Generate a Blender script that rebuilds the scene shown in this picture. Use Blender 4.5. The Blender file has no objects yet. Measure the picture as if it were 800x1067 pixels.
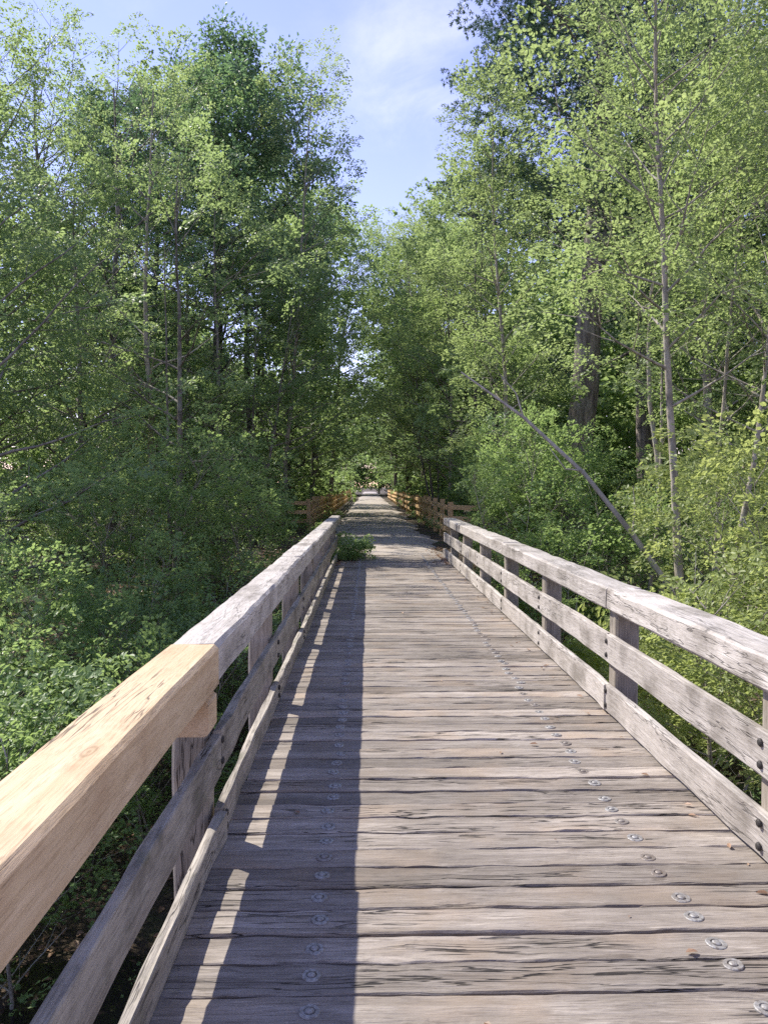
import bpy, bmesh, math, random
import numpy as np
from mathutils import Vector

SEED = 7
random.seed(SEED)
SC = bpy.context.scene
COL = SC.collection
PI = math.pi
SUN = np.array([-0.724, 0.52, 1.0])          # towards the sun

# ------------------------------------------------------------------ helpers
def tag(o, label=None, cat=None, group=None, kind=None):
    if label: o['label'] = label
    if cat: o['category'] = cat
    if group: o['group'] = group
    if kind: o['kind'] = kind
    return o

def link(name, me, mat=None, parent=None, loc=None):
    o = bpy.data.objects.new(name, me)
    COL.objects.link(o)
    if mat is not None and not me.materials:
        me.materials.append(mat)
    if parent is not None: o.parent = parent
    if loc is not None: o.location = loc
    return o

def empty(name, loc=(0, 0, 0), rz=0.0, sc=1.0):
    o = bpy.data.objects.new(name, None)
    COL.objects.link(o)
    o.location = loc; o.rotation_euler = (0, 0, rz); o.scale = (sc, sc, sc)
    o.empty_display_size = 0.2
    return o

def np_mesh(name, V, sizes, idx, smooth=False, attr=None):
    """V (n,3); sizes: verts per polygon; idx: flat vertex indices"""
    me = bpy.data.meshes.new(name)
    V = np.ascontiguousarray(V, dtype=np.float32)
    idx = np.ascontiguousarray(idx, dtype=np.int32)
    sizes = np.ascontiguousarray(sizes, dtype=np.int32)
    me.vertices.add(len(V)); me.vertices.foreach_set('co', V.ravel())
    me.loops.add(len(idx)); me.loops.foreach_set('vertex_index', idx)
    me.polygons.add(len(sizes))
    st = np.zeros(len(sizes), dtype=np.int32); st[1:] = np.cumsum(sizes)[:-1]
    me.polygons.foreach_set('loop_start', st)
    me.polygons.foreach_set('loop_total', sizes)
    me.polygons.foreach_set('use_smooth', np.full(len(sizes), smooth, dtype=bool))
    if attr is not None:
        a = me.attributes.new('tint', 'FLOAT', 'POINT')
        a.data.foreach_set('value', np.ascontiguousarray(attr, dtype=np.float32))
    me.update(calc_edges=True)
    return me

def unit(v):
    return v / np.maximum(np.linalg.norm(v, axis=-1, keepdims=True), 1e-9)

# ------------------------------------------------------------------ node helpers
class NT:
    def __init__(self, name):
        self.m = bpy.data.materials.new(name); self.m.use_nodes = True
        self.t = self.m.node_tree; self.t.nodes.clear()
        self.out = self.t.nodes.new('ShaderNodeOutputMaterial')
    def n(self, typ, **kw):
        nd = self.t.nodes.new(typ)
        for k, v in kw.items():
            if k == 'inp':
                for a, b in v.items():
                    if hasattr(b, 'is_output') or isinstance(b, bpy.types.NodeSocket):
                        self.t.links.new(b, nd.inputs[a])
                    else:
                        nd.inputs[a].default_value = b
            else:
                setattr(nd, k, v)
        return nd
    def math(self, op, a, b=None, c=None, clamp=False):
        d = {0: a}
        if b is not None: d[1] = b
        if c is not None: d[2] = c
        nd = self.n('ShaderNodeMath', operation=op, inp=d); nd.use_clamp = clamp
        return nd.outputs[0]
    def mix(self, fac, a, b, typ='MIX'):
        nd = self.n('ShaderNodeMixRGB', blend_type=typ, inp={0: fac, 1: a, 2: b})
        return nd.outputs[0]
    def ramp(self, fac, stops):
        nd = self.n('ShaderNodeValToRGB', inp={0: fac})
        cr = nd.color_ramp
        while len(cr.elements) < len(stops): cr.elements.new(0.5)
        for e, (p, c) in zip(cr.elements, stops):
            e.position = p
            e.color = c if len(c) == 4 else (*c, 1)
        return nd.outputs[0]
    def ss(self, x, lo, hi):
        nd = self.n('ShaderNodeMapRange', interpolation_type='SMOOTHSTEP', inp={0: x, 1: lo, 2: hi, 3: 0.0, 4: 1.0})
        return nd.outputs[0]
    def noise(self, vec, scale, detail=4, rough=0.55, dist=0.0):
        return self.n('ShaderNodeTexNoise', inp={'Vector': vec, 'Scale': scale, 'Detail': detail, 'Roughness': rough, 'Distortion': dist}).outputs[0]

def c4(r, g, b): return (r, g, b, 1.0)

def wood(name, base, dark, light, axis, stain=None, stain_amt=0.5, crack=1.0, fine=1.0, moss=0.0,
         vary=0.35, rough=0.72, bump=0.5, blotch=1.4, grain=24.0, warm=None, patch=0.0):
    """weathered timber; grain runs along `axis` of the object's own coordinates"""
    k = NT(name)
    tc = k.n('ShaderNodeTexCoord'); oi = k.n('ShaderNodeObjectInfo')
    geo = k.n('ShaderNodeNewGeometry')
    off = k.n('ShaderNodeVectorMath', operation='SCALE', inp={0: (37.0, 91.0, 53.0)})
    k.t.links.new(oi.outputs['Random'], off.inputs['Scale'])
    co = k.n('ShaderNodeVectorMath', operation='ADD', inp={0: tc.outputs['Object'], 1: off.outputs[0]}).outputs[0]
    # slow warp so the grain wanders
    wn = k.n('ShaderNodeTexNoise', inp={'Vector': co, 'Scale': 2.2, 'Detail': 2.0})
    wv = k.n('ShaderNodeVectorMath', operation='SUBTRACT', inp={0: wn.outputs['Color'], 1: (0.5, 0.5, 0.5)}).outputs[0]
    wv = k.n('ShaderNodeVectorMath', operation='MULTIPLY', inp={0: wv, 1: (0.0, 0.03, 0.03) if axis == 'X' else (0.03, 0.0, 0.03)}).outputs[0]
    cw = k.n('ShaderNodeVectorMath', operation='ADD', inp={0: co, 1: wv}).outputs[0]
    def st(al, ac):
        s = {'X': (al, ac, ac), 'Y': (ac, al, ac), 'Z': (ac, ac, al)}[axis]
        return k.n('ShaderNodeVectorMath', operation='MULTIPLY', inp={0: cw, 1: s}).outputs[0]
    g1 = k.noise(st(0.9, grain), 1.0, 5, 0.6)
    g2 = k.noise(st(9.0, grain * 6), 1.0, 4, 0.65)
    col = k.mix(k.ss(g1, 0.28, 0.72), c4(*dark), c4(*light))
    col = k.mix(0.45, col, c4(*base))
    col = k.mix(k.math('MULTIPLY', k.ss(g2, 0.48, 0.66), 0.5 * fine), col, c4(dark[0] * .6, dark[1] * .58, dark[2] * .56))
    # dry lighter fibres
    g3 = k.noise(st(5.0, grain * 3.1), 1.0, 4, 0.65)
    col = k.mix(k.math('MULTIPLY', k.ss(g3, 0.56, 0.72), 0.45 * fine), col, c4(min(1, light[0] * 1.3), min(1, light[1] * 1.3), min(1, light[2] * 1.3)))
    if warm:
        w = k.noise(co, 2.4, 3, 0.55)
        col = k.mix(k.math('MULTIPLY', k.ss(w, 0.46, 0.7), 0.7), col, c4(*warm))
    # blotches of weather stain
    if stain:
        b = k.noise(co, blotch, 5, 0.62)
        b2 = k.noise(st(1.6, 7.0), 1.0, 4, 0.65)
        bb = k.math('MULTIPLY', k.ss(b, 0.42, 0.68), k.ss(b2, 0.3, 0.62))
        col = k.mix(k.math('MULTIPLY', bb, stain_amt), col, c4(*stain))
    if moss > 0:
        mo = k.noise(co, 9.0, 5, 0.7)
        mo2 = k.noise(co, 1.7, 3, 0.5)
        mm = k.math('MULTIPLY', k.ss(mo, 0.5, 0.68), k.ss(mo2, 0.42, 0.62))
        col = k.mix(k.math('MULTIPLY', mm, moss), col, c4(0.16, 0.17, 0.09))
    if patch:
        pn = k.noise(geo.outputs['Position'], 0.42, 4, 0.6)
        col = k.mix(k.math('MULTIPLY', k.ss(pn, 0.47, 0.62), patch), col, c4(dark[0] * .9, dark[1] * .92, dark[2] * .95))
    # knots
    kv = k.n('ShaderNodeTexVoronoi', inp={'Vector': st(1.7, 4.2), 'Scale': 1.0, 'Randomness': 1.0})
    kd = kv.outputs['Distance']
    ring = k.math('SINE', k.math('MULTIPLY', kd, 120.0))
    kn = k.math('SUBTRACT', 1.0, k.ss(k.math('ADD', kd, k.math('MULTIPLY', g3, .06)), 0.06, 0.17))
    col = k.mix(k.math('MULTIPLY', kn, k.math('ADD', 0.45, k.math('MULTIPLY', ring, 0.25))), col, c4(dark[0] * .45, dark[1] * .4, dark[2] * .36))
    # checks and splits
    c1 = k.math('ABSOLUTE', k.math('SUBTRACT', k.noise(st(1.5, grain * 1.1), 1.0, 3, 0.55, 0.15), 0.5))
    cm = k.ss(k.noise(st(0.9, 5.0), 1.0, 2, 0.5), 0.5, 0.6)
    ck = k.math('MULTIPLY', k.math('SUBTRACT', 1.0, k.ss(c1, 0.003, 0.02)), cm)
    col = k.mix(k.math('MULTIPLY', ck, 0.92 * crack, clamp=True), col, c4(0.018, 0.015, 0.013))
    # board to board
    rv = k.math('ADD', 1.0 - vary * 0.5, k.math('MULTIPLY', oi.outputs['Random'], vary))
    hsv = k.n('ShaderNodeHueSaturation', inp={'Color': col, 'Value': rv})
    col = hsv.outputs[0]
    h = k.math('ADD', k.math('MULTIPLY', g1, 0.5), k.math('ADD', k.math('MULTIPLY', g2, 0.5), k.math('MULTIPLY', g3, 0.4)))
    h = k.math('SUBTRACT', h, k.math('MULTIPLY', ck, 1.6 * crack))
    bp = k.n('ShaderNodeBump', inp={'Height': h, 'Strength': bump, 'Distance': 0.012})
    rg = k.math('ADD', rough - 0.1, k.math('MULTIPLY', g2, 0.22))
    pb = k.n('ShaderNodeBsdfPrincipled', inp={'Base Color': col, 'Roughness': rg, 'Normal': bp.outputs[0]})
    pb.inputs['Specular IOR Level'].default_value = 0.35
    k.t.links.new(pb.outputs[0], k.out.inputs[0])
    return k.m

LEAF_GAIN = 1.8
def leafmat(name, dark, mid, light, trans, tw=0.42, rough=0.45):
    dark, mid, light, trans = [tuple(min(.6, c * LEAF_GAIN * g) for c, g in zip(q, (1.06, 1.0, 1.06))) for q in (dark, mid, light, trans)]
    k = NT(name)
    at = k.n('ShaderNodeAttribute', attribute_name='tint')
    oi = k.n('ShaderNodeObjectInfo')
    geo = k.n('ShaderNodeNewGeometry')
    v = k.math('ADD', k.math('MULTIPLY', at.outputs['Fac'], 0.85), k.math('MULTIPLY', oi.outputs['Random'], 0.15))
    col = k.ramp(v, [(0.0, dark), (0.5, mid), (1.0, light)])
    tcol = k.mix(0.5, c4(*trans), k.mix(1.0, col, c4(2.2, 2.2, 1.6), 'MULTIPLY'))
    pb = k.n('ShaderNodeBsdfPrincipled', inp={'Base Color': col, 'Roughness': rough})
    pb.inputs['Specular IOR Level'].default_value = 0.45
    tr = k.n('ShaderNodeBsdfTranslucent', inp={'Color': tcol})
    mx = k.n('ShaderNodeMixShader', inp={0: tw, 1: pb.outputs[0], 2: tr.outputs[0]})
    k.t.links.new(mx.outputs[0], k.out.inputs[0])
    return k.m

def barkmat(name, a, b, scale=9.0, zs=0.25, lichen=0.0):
    k = NT(name)
    tc = k.n('ShaderNodeTexCoord')
    co = k.n('ShaderNodeVectorMath', operation='MULTIPLY', inp={0: tc.outputs['Object'], 1: (1, 1, zs)}).outputs[0]
    n1 = k.noise(co, scale, 6, 0.65, 0.4)
    n2 = k.noise(tc.outputs['Object'], 2.0, 4, 0.6)
    col = k.mix(k.ss(n1, 0.35, 0.66), c4(*a), c4(*b))
    if lichen:
        col = k.mix(k.math('MULTIPLY', k.ss(n2, 0.5, 0.62), lichen), col, c4(0.36, 0.37, 0.32))
    bp = k.n('ShaderNodeBump', inp={'Height': n1, 'Strength': 0.8, 'Distance': 0.03})
    pb = k.n('ShaderNodeBsdfPrincipled', inp={'Base Color': col, 'Roughness': 0.9, 'Normal': bp.outputs[0]})
    k.t.links.new(pb.outputs[0], k.out.inputs[0])
    return k.m

def plain(name, col, rough=0.6, metal=0.0, nscale=30.0, namt=0.3):
    k = NT(name)
    tc = k.n('ShaderNodeTexCoord')
    n = k.noise(tc.outputs['Object'], nscale, 4, 0.6)
    c = k.mix(k.math('MULTIPLY', k.ss(n, 0.4, 0.7), namt), c4(*col), c4(col[0] * .35, col[1] * .3, col[2] * .27))
    pb = k.n('ShaderNodeBsdfPrincipled', inp={'Base Color': c, 'Roughness': rough, 'Metallic': metal})
    k.t.links.new(pb.outputs[0], k.out.inputs[0])
    return k.m

# ------------------------------------------------------------------ materials
M_DECK = wood('deck_timber', (0.335, 0.29, 0.246), (0.165, 0.139, 0.113), (0.455, 0.405, 0.352), 'X',
              stain=(0.12, 0.10, 0.078), stain_amt=0.6, vary=0.5, bump=0.8, crack=1.0, warm=(0.32, 0.25, 0.185), blotch=1.1, patch=0.42, fine=1.25)
M_RAIL = wood('silvered_rail_timber', (0.53, 0.485, 0.435), (0.32, 0.288, 0.25), (0.62, 0.575, 0.525), 'Y',
              stain=(0.15, 0.13, 0.105), stain_amt=0.75, vary=0.2, bump=0.5, crack=0.6, blotch=2.6, grain=20.0)
M_RAILD = wood('mildewed_rail_timber', (0.41, 0.365, 0.305), (0.20, 0.175, 0.14), (0.53, 0.48, 0.405), 'Y',
               stain=(0.10, 0.088, 0.07), stain_amt=0.75, vary=0.22, bump=0.5, crack=0.9, blotch=3.4, grain=20.0, moss=0.5)
M_POST = wood('post_timber', (0.36, 0.315, 0.255), (0.20, 0.17, 0.135), (0.46, 0.41, 0.34), 'Z',
              stain=(0.12, 0.105, 0.08), stain_amt=0.6, vary=0.2, bump=0.4, crack=0.9, blotch=3.0, grain=20.0)
M_NEW = wood('fresh_pine_timber', (0.63, 0.47, 0.29), (0.49, 0.335, 0.185), (0.69, 0.535, 0.36), 'Y',
             vary=0.05, bump=0.25, crack=0.8, fine=0.9, rough=0.6, grain=22.0, stain=(0.36, 0.22, 0.12), stain_amt=0.45, blotch=3.0)
M_FENCE = wood('orange_fence_timber', (0.70, 0.48, 0.25), (0.55, 0.35, 0.17), (0.78, 0.56, 0.32), 'Y',
               vary=0.25, bump=0.2, crack=0.4, grain=14.0)
M_GIRD = wood('girder_timber', (0.16, 0.13, 0.11), (0.08, 0.07, 0.06), (0.2, 0.17, 0.14), 'Y', vary=0.1)
k = NT('galvanised_steel')
_tc = k.n('ShaderNodeTexCoord'); _oi = k.n('ShaderNodeObjectInfo')
_n = k.noise(_tc.outputs['Object'], 90.0, 4, 0.65)
_c = k.mix(k.ss(_n, 0.35, 0.7), c4(0.37, 0.365, 0.355), c4(0.18, 0.16, 0.138))
_c = k.mix(k.math('MULTIPLY', k.ss(_oi.outputs['Random'], 0.6, 1.0), 0.6), _c, c4(0.17, 0.125, 0.09))
_p = k.n('ShaderNodeBsdfPrincipled', inp={'Base Color': _c, 'Roughness': 0.6, 'Metallic': 0.3})
k.t.links.new(_p.outputs[0], k.out.inputs[0])
M_BOLT = k.m
M_RUST = plain('dark_bolt_steel', (0.06, 0.055, 0.05), 0.7, 0.5, 120.0, 0.4)

L_MAPLE = leafmat('maple_leaves', (0.054, 0.092, 0.040), (0.088, 0.140, 0.055), (0.138, 0.190, 0.074), (0.27, 0.39, 0.13), 0.5)
L_LIGHT = leafmat('pale_maple_leaves', (0.072, 0.108, 0.046), (0.106, 0.148, 0.062), (0.152, 0.190, 0.084), (0.26, 0.345, 0.13), 0.5)
L_OAK = leafmat('oak_leaves', (0.036, 0.068, 0.038), (0.056, 0.098, 0.050), (0.085, 0.128, 0.062), (0.13, 0.23, 0.09), 0.42)
L_SHRUB = leafmat('shrub_leaves', (0.056, 0.096, 0.040), (0.090, 0.148, 0.054), (0.148, 0.205, 0.074), (0.26, 0.38, 0.12), 0.48)
L_YEL = leafmat('yellow_green_leaves', (0.085, 0.122, 0.042), (0.128, 0.166, 0.058), (0.178, 0.206, 0.078), (0.29, 0.365, 0.12), 0.48)
L_PINE = leafmat('pine_needles', (0.030, 0.062, 0.042), (0.046, 0.085, 0.055), (0.066, 0.108, 0.064), (0.07, 0.13, 0.07), 0.25)
L_FAR = leafmat('far_leaves', (0.058, 0.096, 0.044), (0.088, 0.138, 0.056), (0.132, 0.182, 0.074), (0.25, 0.35, 0.12), 0.48)
L_LITTER = leafmat('dead_leaves', (0.085, 0.052, 0.030), (0.16, 0.105, 0.062), (0.26, 0.19, 0.12), (0.15, 0.09, 0.04), 0.15)
B_GREY = barkmat('grey_bark', (0.19, 0.168, 0.132), (0.42, 0.375, 0.30), 10, 0.4, 0.5)
B_DARK = barkmat('dark_bark', (0.055, 0.047, 0.04), (0.13, 0.11, 0.092), 8, 0.25, 0.2)
B_MID = barkmat('brown_grey_bark', (0.10, 0.088, 0.072), (0.24, 0.215, 0.18), 10, 0.4, 0.4)
B_PINE = barkmat('pine_bark', (0.11, 0.092, 0.076), (0.34, 0.295, 0.25), 7, 0.18, 0.3)
B_DEAD = barkmat('bare_dead_wood', (0.24, 0.215, 0.185), (0.42, 0.39, 0.345), 8, 0.3, 0.3)

# ------------------------------------------------------------------ terrain
def sstep(x, a, b):
    t = np.clip((x - a) / (b - a), 0, 1); return t * t * (3 - 2 * t)

def wob(x, y):
    return (np.sin(x * .71 + 1.3) * np.cos(y * .53 + .4) + .6 * np.sin(x * 1.7 + y * 1.1) + .35 * np.sin(x * 3.1 - y * 2.3 + 2))

def ground_z(x, y):
    x = np.asarray(x, float); y = np.asarray(y, float)
    d = np.abs(x - 0.15)
    bank = -0.10 - 1.6 * sstep(d, 2.9, 6.5)                          # the embankment the path runs on
    rav = np.where(x < 0.4, -3.1, -2.3 + 0.9 * sstep(x, 1.5, 6.0))   # the hollow under the bridge
    rav = rav + 1.5 * sstep(-x, 5.0, 14.0)
    t = sstep(y, 11.5, 17.3)
    near = 1 - sstep(y, -6, -2)
    z = rav * (1 - t) + bank * t
    z = z * (1 - near) + bank * near
    far = sstep(np.hypot(x, y - 20), 30, 90)
    amp = 0.10 * (1 - np.where((d < 2.9) & (y > 15), 1, 0))
    return z * (1 - 0.4 * far) + amp * wob(x, y)

def axis_pts(lo, hi, n0, n1, step):
    core = np.arange(n0, n1 + step * .5, step)
    a = n0 - np.geomspace(step * 1.5, n0 - lo, 22); b = n1 + np.geomspace(step * 1.5, hi - n1, 22)
    return np.concatenate([a[::-1], core, b])

gx = axis_pts(-900, 900, -14, 14, 0.4); gy = axis_pts(-900, 1200, -8, 40, 0.4)
GX, GY = np.meshgrid(gx, gy)
GZ = ground_z(GX, GY)
GV = np.stack([GX, GY, GZ], -1).reshape(-1, 3)
nx, ny = len(gx), len(gy)
I, J = np.meshgrid(np.arange(nx - 1), np.arange(ny - 1))
q = (J * nx + I).ravel()
GF = np.stack([q, q + 1, q + 1 + nx, q + nx], -1)
k = NT('forest_floor')
tc = k.n('ShaderNodeTexCoord')
n1 = k.noise(tc.outputs['Object'], 0.9, 6, 0.62); n2 = k.noise(tc.outputs['Object'], 14.0, 5, 0.7)
gcol = k.mix(k.ss(n2, 0.35, 0.7), c4(0.045, 0.034, 0.024), c4(0.15, 0.105, 0.068))
gcol = k.mix(k.math('MULTIPLY', k.ss(n1, 0.5, 0.64), 0.75), gcol, c4(0.05, 0.075, 0.022))
gb = k.n('ShaderNodeBump', inp={'Height': n2, 'Strength': 0.9, 'Distance': 0.08})
pb = k.n('ShaderNodeBsdfPrincipled', inp={'Base Color': gcol, 'Roughness': 0.95, 'Normal': gb.outputs[0]})
k.t.links.new(pb.outputs[0], k.out.inputs[0])
tag(link('ground', np_mesh('ground', GV, np.full(len(GF), 4), GF.ravel(), True), k.m), kind='structure')

# made-up stream in the hollow: glossy near-black sheet standing in for deep shade
k = NT('shade_dark_stream')
tc = k.n('ShaderNodeTexCoord')
wn = k.noise(tc.outputs['Object'], 5.0, 3, 0.5)
bp = k.n('ShaderNodeBump', inp={'Height': wn, 'Strength': 0.15, 'Distance': 0.05})
pb = k.n('ShaderNodeBsdfPrincipled', inp={'Base Color': c4(0.018, 0.013, 0.014), 'Roughness': 0.08, 'Normal': bp.outputs[0]})
k.t.links.new(pb.outputs[0], k.out.inputs[0])
ys = np.linspace(-30, 1, 2)
sv, sf = [], []
cl = [(-30, 3.2), (-14, 4.2), (-6, 4.8), (-1, 5.4), (3, 4.6), (7, 3.6), (14, 2.6), (30, 2)]
for i, (x, y) in enumerate(cl):
    w = 2.0
    sv += [(x, y - w, -2.97), (x, y + w, -2.97)]
    if i: sf.append((2 * i - 2, 2 * i, 2 * i + 1, 2 * i - 1))
me = bpy.data.meshes.new('shade_sheet'); me.from_pydata(sv, [], sf)
tag(link('shade_sheet', me, k.m), kind='structure')

# path beyond the bridge
k = NT('stone_dust_path')
tc = k.n('ShaderNodeTexCoord')
n1 = k.noise(tc.outputs['Object'], 1.1, 5, 0.6); n2 = k.noise(tc.outputs['Object'], 45.0, 4, 0.7)
vs = k.n('ShaderNodeVectorMath', operation='MULTIPLY', inp={0: tc.outputs['Object'], 1: (1.0, 0.25, 1.0)}).outputs[0]
n3 = k.noise(vs, 2.3, 4, 0.6)
pc = k.mix(k.ss(n2, 0.3, 0.7), c4(0.36, 0.31, 0.265), c4(0.46, 0.41, 0.355))
pc = k.mix(k.math('MULTIPLY', k.ss(n1, 0.48, 0.66), 0.6), pc, c4(0.20, 0.15, 0.105))
pc = k.mix(k.math('MULTIPLY', k.ss(n3, 0.5, 0.64), 0.5), pc, c4(0.43, 0.385, 0.34))
bp = k.n('ShaderNodeBump', inp={'Height': n2, 'Strength': 0.5, 'Distance': 0.015})
pb = k.n('ShaderNodeBsdfPrincipled', inp={'Base Color': pc, 'Roughness': 0.9, 'Normal': bp.outputs[0]})
k.t.links.new(pb.outputs[0], k.out.inputs[0])
rg = np.random.default_rng(3)
pv, pf = [], []
yy = np.concatenate([np.arange(16.55, 60, .5), np.arange(60, 190, 3)])
for i, y in enumerate(yy):
    wl = -1.45 - .16 * math.sin(y * .9) - .1 * math.sin(y * 2.3); wr = 1.95 + .16 * math.sin(y * .8 + 2) + .1 * math.sin(y * 2.9)
    if y < 19: wl = -1.0 - (y - 16.5) * .18; wr = 1.75 + (y - 16.5) * .08
    for t in np.linspace(0, 1, 7):
        x = wl + (wr - wl) * t
        z = -0.012 + .028 * math.sin(PI * t) + .01 * math.sin(x * 3 + y * 1.3)
        if t in (0, 1): z = -0.14
        pv.append((x, y, z))
    if i:
        a = (i - 1) * 7; b = i * 7
        for j in range(6): pf.append((a + j, a + j + 1, b + j + 1, b + j))
me = bpy.data.meshes.new('path'); me.from_pydata(pv, [], pf)
for p in me.polygons: p.use_smooth = True
tag(link('path', me, k.m), kind='structure')

# ------------------------------------------------------------------ bridge
def noise1(rng, n, sig, step=6):
    k = rng.normal(0, 1, n // step + 4)
    x = np.linspace(0, len(k) - 2, n); i = x.astype(int); f = x - i; f = f * f * (3 - 2 * f)
    return sig * (k[i] * (1 - f) + k[i + 1] * f)

def timber(rng, L, W, T, axis, wx=60, rough=0.002, cup=0.0, bow=0.0, ends=0.004, wear=0.0):
    """a sawn timber centred on its own origin: L along axis, W across, T thick, with uneven arrises.
    cross-section is a 12-point ring so the long edges are eased, not razor sharp"""
    n = wx
    b = min(W, T) * .09
    ring = np.array([(-W/2 + b, T/2), (-W/6, T/2), (W/6, T/2), (W/2 - b, T/2), (W/2, T/2 - b), (W/2, -T/2 + b),
                     (W/2 - b, -T/2), (-W/2 + b, -T/2), (-W/2, -T/2 + b), (-W/2, T/2 - b)])
    m = len(ring)
    s = np.linspace(-L/2, L/2, n)
    V = np.zeros((n, m, 3))
    V[:, :, 0] = s[:, None]
    e1 = noise1(rng, n, rough, 4); e2 = noise1(rng, n, rough, 4); eb = noise1(rng, n, bow, 20)
    for j, (u, v) in enumerate(ring):
        ed = e1 if u < 0 else e2
        fr = abs(u) / (W/2)
        V[:, j, 1] = u + ed * fr + eb
        V[:, j, 2] = v + noise1(rng, n, rough * .6, 5) - (cup * (1 - fr * fr) if v > 0 else 0)
        if wear and v > 0 and fr > .6:
            V[:, j, 2] -= np.abs(noise1(rng, n, wear, 5))
    V[0, :, 0] += rng.normal(0, ends, 1) ; V[-1, :, 0] += rng.normal(0, ends, 1)
    idx = []
    sizes = []
    for i in range(n - 1):
        for j in range(m):
            a = i * m + j; b_ = i * m + (j + 1) % m
            idx += [a, a + m, b_ + m, b_]; sizes.append(4)
    idx += list(range(m)); sizes.append(m)
    idx += list(range((n - 1) * m, n * m))[::-1]; sizes.append(m)
    P = V.reshape(-1, 3)
    if axis == 'Y': P = np.stack([-P[:, 1], P[:, 0], P[:, 2]], -1)
    if axis == 'Z': P = np.stack([P[:, 1], P[:, 2], P[:, 0]], -1)
    return np_mesh('timber', P, sizes, idx, False)

def lathe(profile, n=20, name='lathe'):
    V, F = [], []
    for r, z in profile:
        for a in range(n):
            V.append((r * math.cos(a * 2 * PI / n), r * math.sin(a * 2 * PI / n), z))
    for i in range(len(profile) - 1):
        for a in range(n):
            F.append((i * n + a, i * n + (a + 1) % n, (i + 1) * n + (a + 1) % n, (i + 1) * n + a))
    F.append(tuple(range((len(profile) - 1) * n, len(profile) * n)))
    me = bpy.data.meshes.new(name); me.from_pydata(V, [], F)
    return me

bridge = empty('wooden_bridge', (0, 0, 0))
tag(bridge, 'weathered grey timber footbridge with bolted plank deck and three board railings', 'bridge')
rng = np.random.default_rng(11)
PITCH = 0.1525
X0, X1 = -0.632, 1.60
bolt_me = lathe([(.0335, -.004), (.0335, .003), (.031, .0055), (.019, .006), (.017, .002), (.0145, .002), (.0135, .007), (.009, .0095), (.004, .0105)])
bolt_me.materials.append(M_BOLT)
for p in bolt_me.polygons: p.use_smooth = False
T = .05
pre, far_bolts = [], []
y = -1.2
i = 0
while y < 16.5:
    L = X1 - X0 + rng.normal(0, .008)
    W = PITCH - .0095 - abs(rng.normal(0, .0022))
    near = y < 7
    me = timber(rng, L, W, T, 'X', 70 if near else 30, .0024 if near else .002, .0015, 0.0012, .006, wear=.003)
    zt = rng.normal(0, .0018)
    loc = Vector(((X0 + X1) / 2 + rng.normal(0, .006), y, -T / 2 + zt))
    bl = [(-.172 + rng.normal(0, .008)), (1.13 + rng.normal(0, .011))]
    if y < 1.85:
        pre.append((me, loc, bl))
    else:
        o = link('deck_plank', me, M_DECK, bridge, loc)
        o.rotation_euler = (rng.normal(0, .006), rng.normal(0, .0006), rng.normal(0, .0016))
        for bx in bl:
            P = (bx - loc.x, rng.normal(0, .012), T / 2 - rng.uniform(.0012, .0035))
            if y < 8.6:
                b = link('bolt', bolt_me, None, o, P); b.rotation_euler = (rng.normal(0, .04), rng.normal(0, .04), rng.uniform(0, 6))
                s = rng.uniform(.88, 1.04); b.scale = (s, s, 1)
            else:
                far_bolts.append((bx, y, zt))
    y += PITCH
def joined(name, items, mat, parent, kind=None):
    bm = bmesh.new()
    for me, loc in items:
        t = bmesh.new(); t.from_mesh(me)
        bmesh.ops.translate(t, verts=t.verts, vec=loc)
        tmp = bpy.data.meshes.new('t'); t.to_mesh(tmp); t.free()
        bm.from_mesh(tmp)
    me = bpy.data.meshes.new(name); bm.to_mesh(me); bm.free()
    o = link(name, me, mat, parent)
    if kind: o['kind'] = kind
    return o
joined('deck_plank', [(m, l) for m, l, b in pre], M_DECK, bridge, 'stuff')
small_bolt = lathe([(.031, -.004), (.031, .004), (.014, .008), (.004, .01)], 10)
joined('bolt', [(small_bolt, Vector((x, y, z))) for x, y, z in far_bolts] +
       [(small_bolt, Vector((bx, l.y, 0))) for m, l, b in pre for bx in b], M_BOLT, bridge, 'stuff')
for gxp in (-.172, .48, 1.13):
    link('girder', timber(rng, 19.2, .16, .36, 'Y', 20), M_GIRD, bridge, (gxp, 7.9, -.05 - .181))
for yb in (-1.4, 6.2, 12.4):
    link('cross_beam', timber(rng, 2.3, .26, .26, 'X', 12), M_GIRD, bridge, (.46, yb, -.545))
    for px in (-.45, 1.38):
        link('pier_post', timber(rng, 3.2, .24, .24, 'Z', 12), M_GIRD, bridge, (px, yb, -.68 - 1.6))

rb_me = lathe([(.017, -.002), (.017, .004), (.012, .009), (.004, .011)], 12); rb_me.materials.append(M_RUST)
def rail(name, side, x, ya, yb, z0, z1, thick, mat, label=None, bolts=(), wear=.002, tilt=0.0, rough=.003):
    L = yb - ya; H = z1 - z0
    me = timber(rng, L, thick, H, 'Y', max(12, int(L / .07)), rough, 0, .002, .003, wear)
    o = link(name, me, mat, bridge, (x, (ya + yb) / 2, (z0 + z1) / 2))
    o.rotation_euler = (rng.normal(0, .0008), tilt, rng.normal(0, .0006))
    if label: o['label'] = label
    for by, bz in bolts:
        b = link('bolt', rb_me, None, o, (-side * (thick / 2 + .001), by - (ya + yb) / 2, bz - (z0 + z1) / 2))
        b.rotation_euler = (0, -side * PI / 2, 0)
    return o

def post(x, y, zb, zt, w=.14, d=.14):
    return link('post', timber(rng, zt - zb, w, d, 'Z', 16, .002), M_POST, bridge, (x, y, (zb + zt) / 2))

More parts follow.
